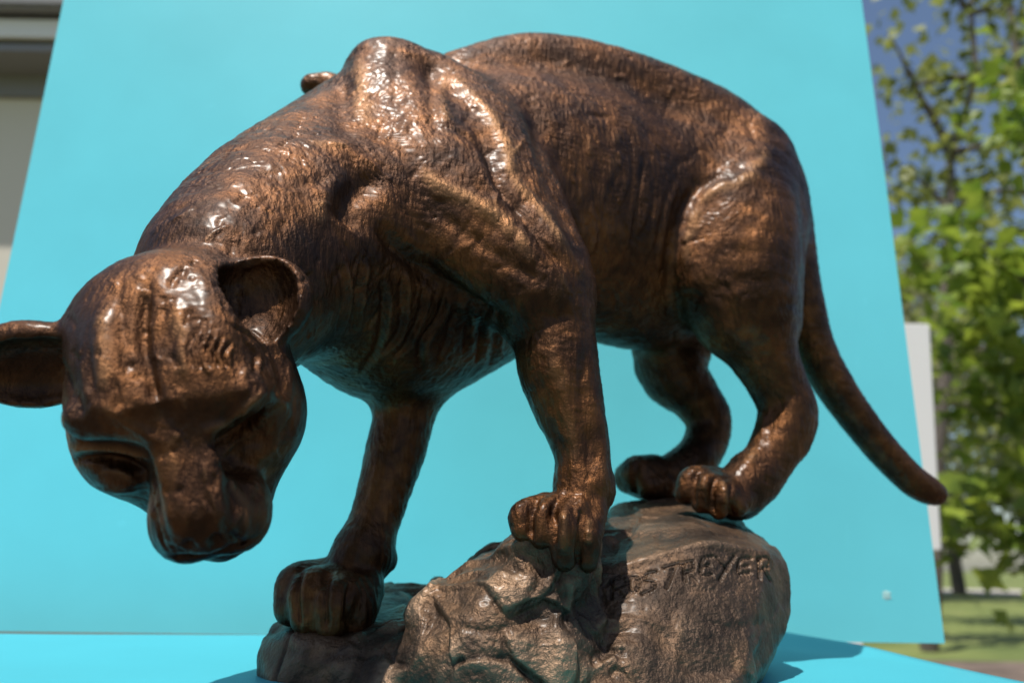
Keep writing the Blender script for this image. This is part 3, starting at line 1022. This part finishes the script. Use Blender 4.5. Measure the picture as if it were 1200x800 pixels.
def tree(label, base, top, r0, boughs, leafsize, nleaf, mat, spread, group=None):
    root = empty('tree', base); tag(root, label, 'tree', group); bpy.context.view_layer.update()
    bm = bmesh.new()
    tr = bough(base, top, 0, 10, .012); tube(bm, tr, [r0 * (1 - .75 * i / 9) for i in range(10)], 10)
    me = bpy.data.meshes.new('trunk'); bm.to_mesh(me); bm.free(); me.shade_smooth(); child('trunk', me, M_BARK, root)
    cen = []
    for (t, end, r) in boughs:
        bm = bmesh.new()
        s = tr[min(8, int(t * 9))]
        b = bough(s, end, .05 * np.linalg.norm(np.array(end) - s), 8, .03)
        tube(bm, b, [r * (1 - .85 * i / 7) for i in range(8)], 6)
        me = bpy.data.meshes.new('limb'); bm.to_mesh(me); bm.free(); me.shade_smooth(); child('limb', me, M_BARK, root)
        for _ in range(nleaf):
            q = b[rnd.randint(3, 7)] if rnd.random() < .8 else b[2]
            # leaves gather in clumps
            cl = np.array([rnd.gauss(0, 1) for _ in range(3)]) * spread * np.array((1, 1, .55))
            cl = np.round(cl / (spread * .8)) * spread * .8 + np.array([rnd.gauss(0, 1) for _ in range(3)]) * spread * .30
            cen.append(q + cl)
    leaves('crown', cen, leafsize, mat, root)
    return root

# the near maple whose branches reach in from the right
def at(px, py, Y): return P(px, py, Y)
tree('leafy tree with bright green sunlit leaves reaching in from the right edge', (3.9, 4.2, GZ), (3.7, 4.3, 4.6), .12,
     [(.35, at(1110, 320, 4.0), .03), (.35, at(1140, 280, 3.8), .03), (.4, at(1070, 270, 4.2), .03), (.3, at(1190, 345, 3.8), .025),
      (.25, at(1140, 590, 4.2), .02), (.2, at(1120, 620, 4.3), .02), (.6, at(1190, 75, 4.0), .03), (.3, at(1200, 470, 4.3), .02), (.3, at(1190, 560, 4.2), .02), (.2, at(1195, 660, 4.2), .02), (.3, at(1150, 400, 4.5), .02), (.3, at(1112, 400, 4.3), .02), (.3, at(1110, 470, 4.4), .02), (.5, at(1180, 110, 4.4), .02)],
     .145, 120, M_LEAF1, .17)
# the tree with the dark trunk
tr2 = at(1080, 690, 9.0)
tree('tall tree with dark slender trunk and thin branches', (tr2[0], 9.0, GZ), at(1142, -60, 9.0), .10,
     [(.75, at(1040, 40, 8.8), .07), (.8, at(1050, 110, 9.2), .07), (.85, at(1180, 90, 9.4), .08), (.7, at(1170, 170, 8.6), .07),
      (.9, at(1090, -40, 9), .05), (.6, at(1050, 190, 9.3), .05), (.6, at(1150, 230, 9.2), .05), (.95, at(1200, 10, 9), .05), (.55, at(1200, 260, 9), .05), (.55, at(1060, 300, 9.2), .05)],
     .20, 75, M_LEAF2, .32)
tr3 = at(1165, 0, 13)
tree('pale barked tree leaning behind the dark trunk', (tr3[0] - .8, 13.0, GZ), at(1180, -80, 13), .2,
     [(.8, at(1200, 60, 13), .07), (.6, at(1050, 230, 13), .07), (.5, at(1120, 260, 13.5), .07), (.5, at(1190, 350, 13), .07), (.4, at(1080, 420, 13), .06), (.4, at(1190, 480, 13), .06), (.55, at(1130, 400, 12.5), .06),
      (.3, at(1110, 520, 13), .05), (.3, at(1180, 580, 13), .05)],
     .17, 230, M_LEAF2, .45)
for i, (px, Y, hgt, lab) in enumerate([(1050, 24, 11, 'far hazy green tree nearest the turquoise board edge'), (1120, 30, 14, 'far dull green tree behind the lawn, middle of three'),
                                       (1210, 26, 12, 'far dull green tree at the right edge of the picture')]):
    b = at(px, 660, Y); base = (b[0], Y, GZ)
    bl = []
    for k in range(18):
        ang = k * 2.4; rr_ = rnd.uniform(1.2, 3.4); hh = rnd.uniform(.15, .98) * hgt
        bl.append((min(.9, max(.12, hh / hgt - .1)), (base[0] + math.cos(ang) * rr_, base[1] + math.sin(ang) * rr_, GZ + hh), .10))
    tree(lab, base, (base[0] + .3, Y, GZ + hgt), .25, bl, .25, 300, M_LEAF3, .62, 'far trees behind the lawn')

# house at the left: eave with gutter over a shaded wall
M_WALL = Mat('house_wall', .8, 0, (.62, .58, .49)).m
M_GREY = Mat('grey_trim', .6, 0, (.20, .20, .21)).m
M_TRIM = Mat('white_trim', .6, 0, (.75, .74, .72)).m
M_ROOF = Mat('roof_shingle', .9, 0, (.06, .06, .065)).m
YH = 4.6
hl = at(45, 60, YH); house = empty('house', (hl[0] - 2, YH + .6, GZ)); tag(house, 'pale house with grey eave at the left edge of the picture', 'house')
bpy.context.view_layer.update()
def zpx(py, Y, px=30): return float(at(px, py, Y)[2])
xw = float(at(85, 100, YH)[0])
box('wall', (-9, YH + .33, GZ), (xw + .15, YH + .6, zpx(-60, YH)), M_WALL, house)
box('soffit', (-9, YH, zpx(60, YH)), (xw, YH + .29, zpx(52, YH)), M_GREY, house)
box('fascia', (-9, YH - .03, zpx(47, YH)), (xw + .02, YH - .002, zpx(26, YH)), M_TRIM, house, .004)
box('gutter', (-9, YH - .14, zpx(22, YH)), (xw + .05, YH - .035, zpx(2, YH)), M_GREY, house, .02)
box('frieze_board', (-9, YH + .29, zpx(114, YH + .3)), (xw + .1, YH + .327, zpx(64, YH + .3)), M_GREY, house, .004)
bm = bmesh.new()
vs = [bm.verts.new(p) for p in ((-9, YH - .10, zpx(8, YH)), (xw + .08, YH - .10, zpx(8, YH)), (xw + .08, YH + 3, zpx(8, YH) + 1.4), (-9, YH + 3, zpx(8, YH) + 1.4))]
bm.faces.new(vs); bmesh.ops.solidify(bm, geom=bm.faces[:], thickness=.04)
me = bpy.data.meshes.new('roof'); bm.to_mesh(me); bm.free(); child('roof', me, M_ROOF, house)
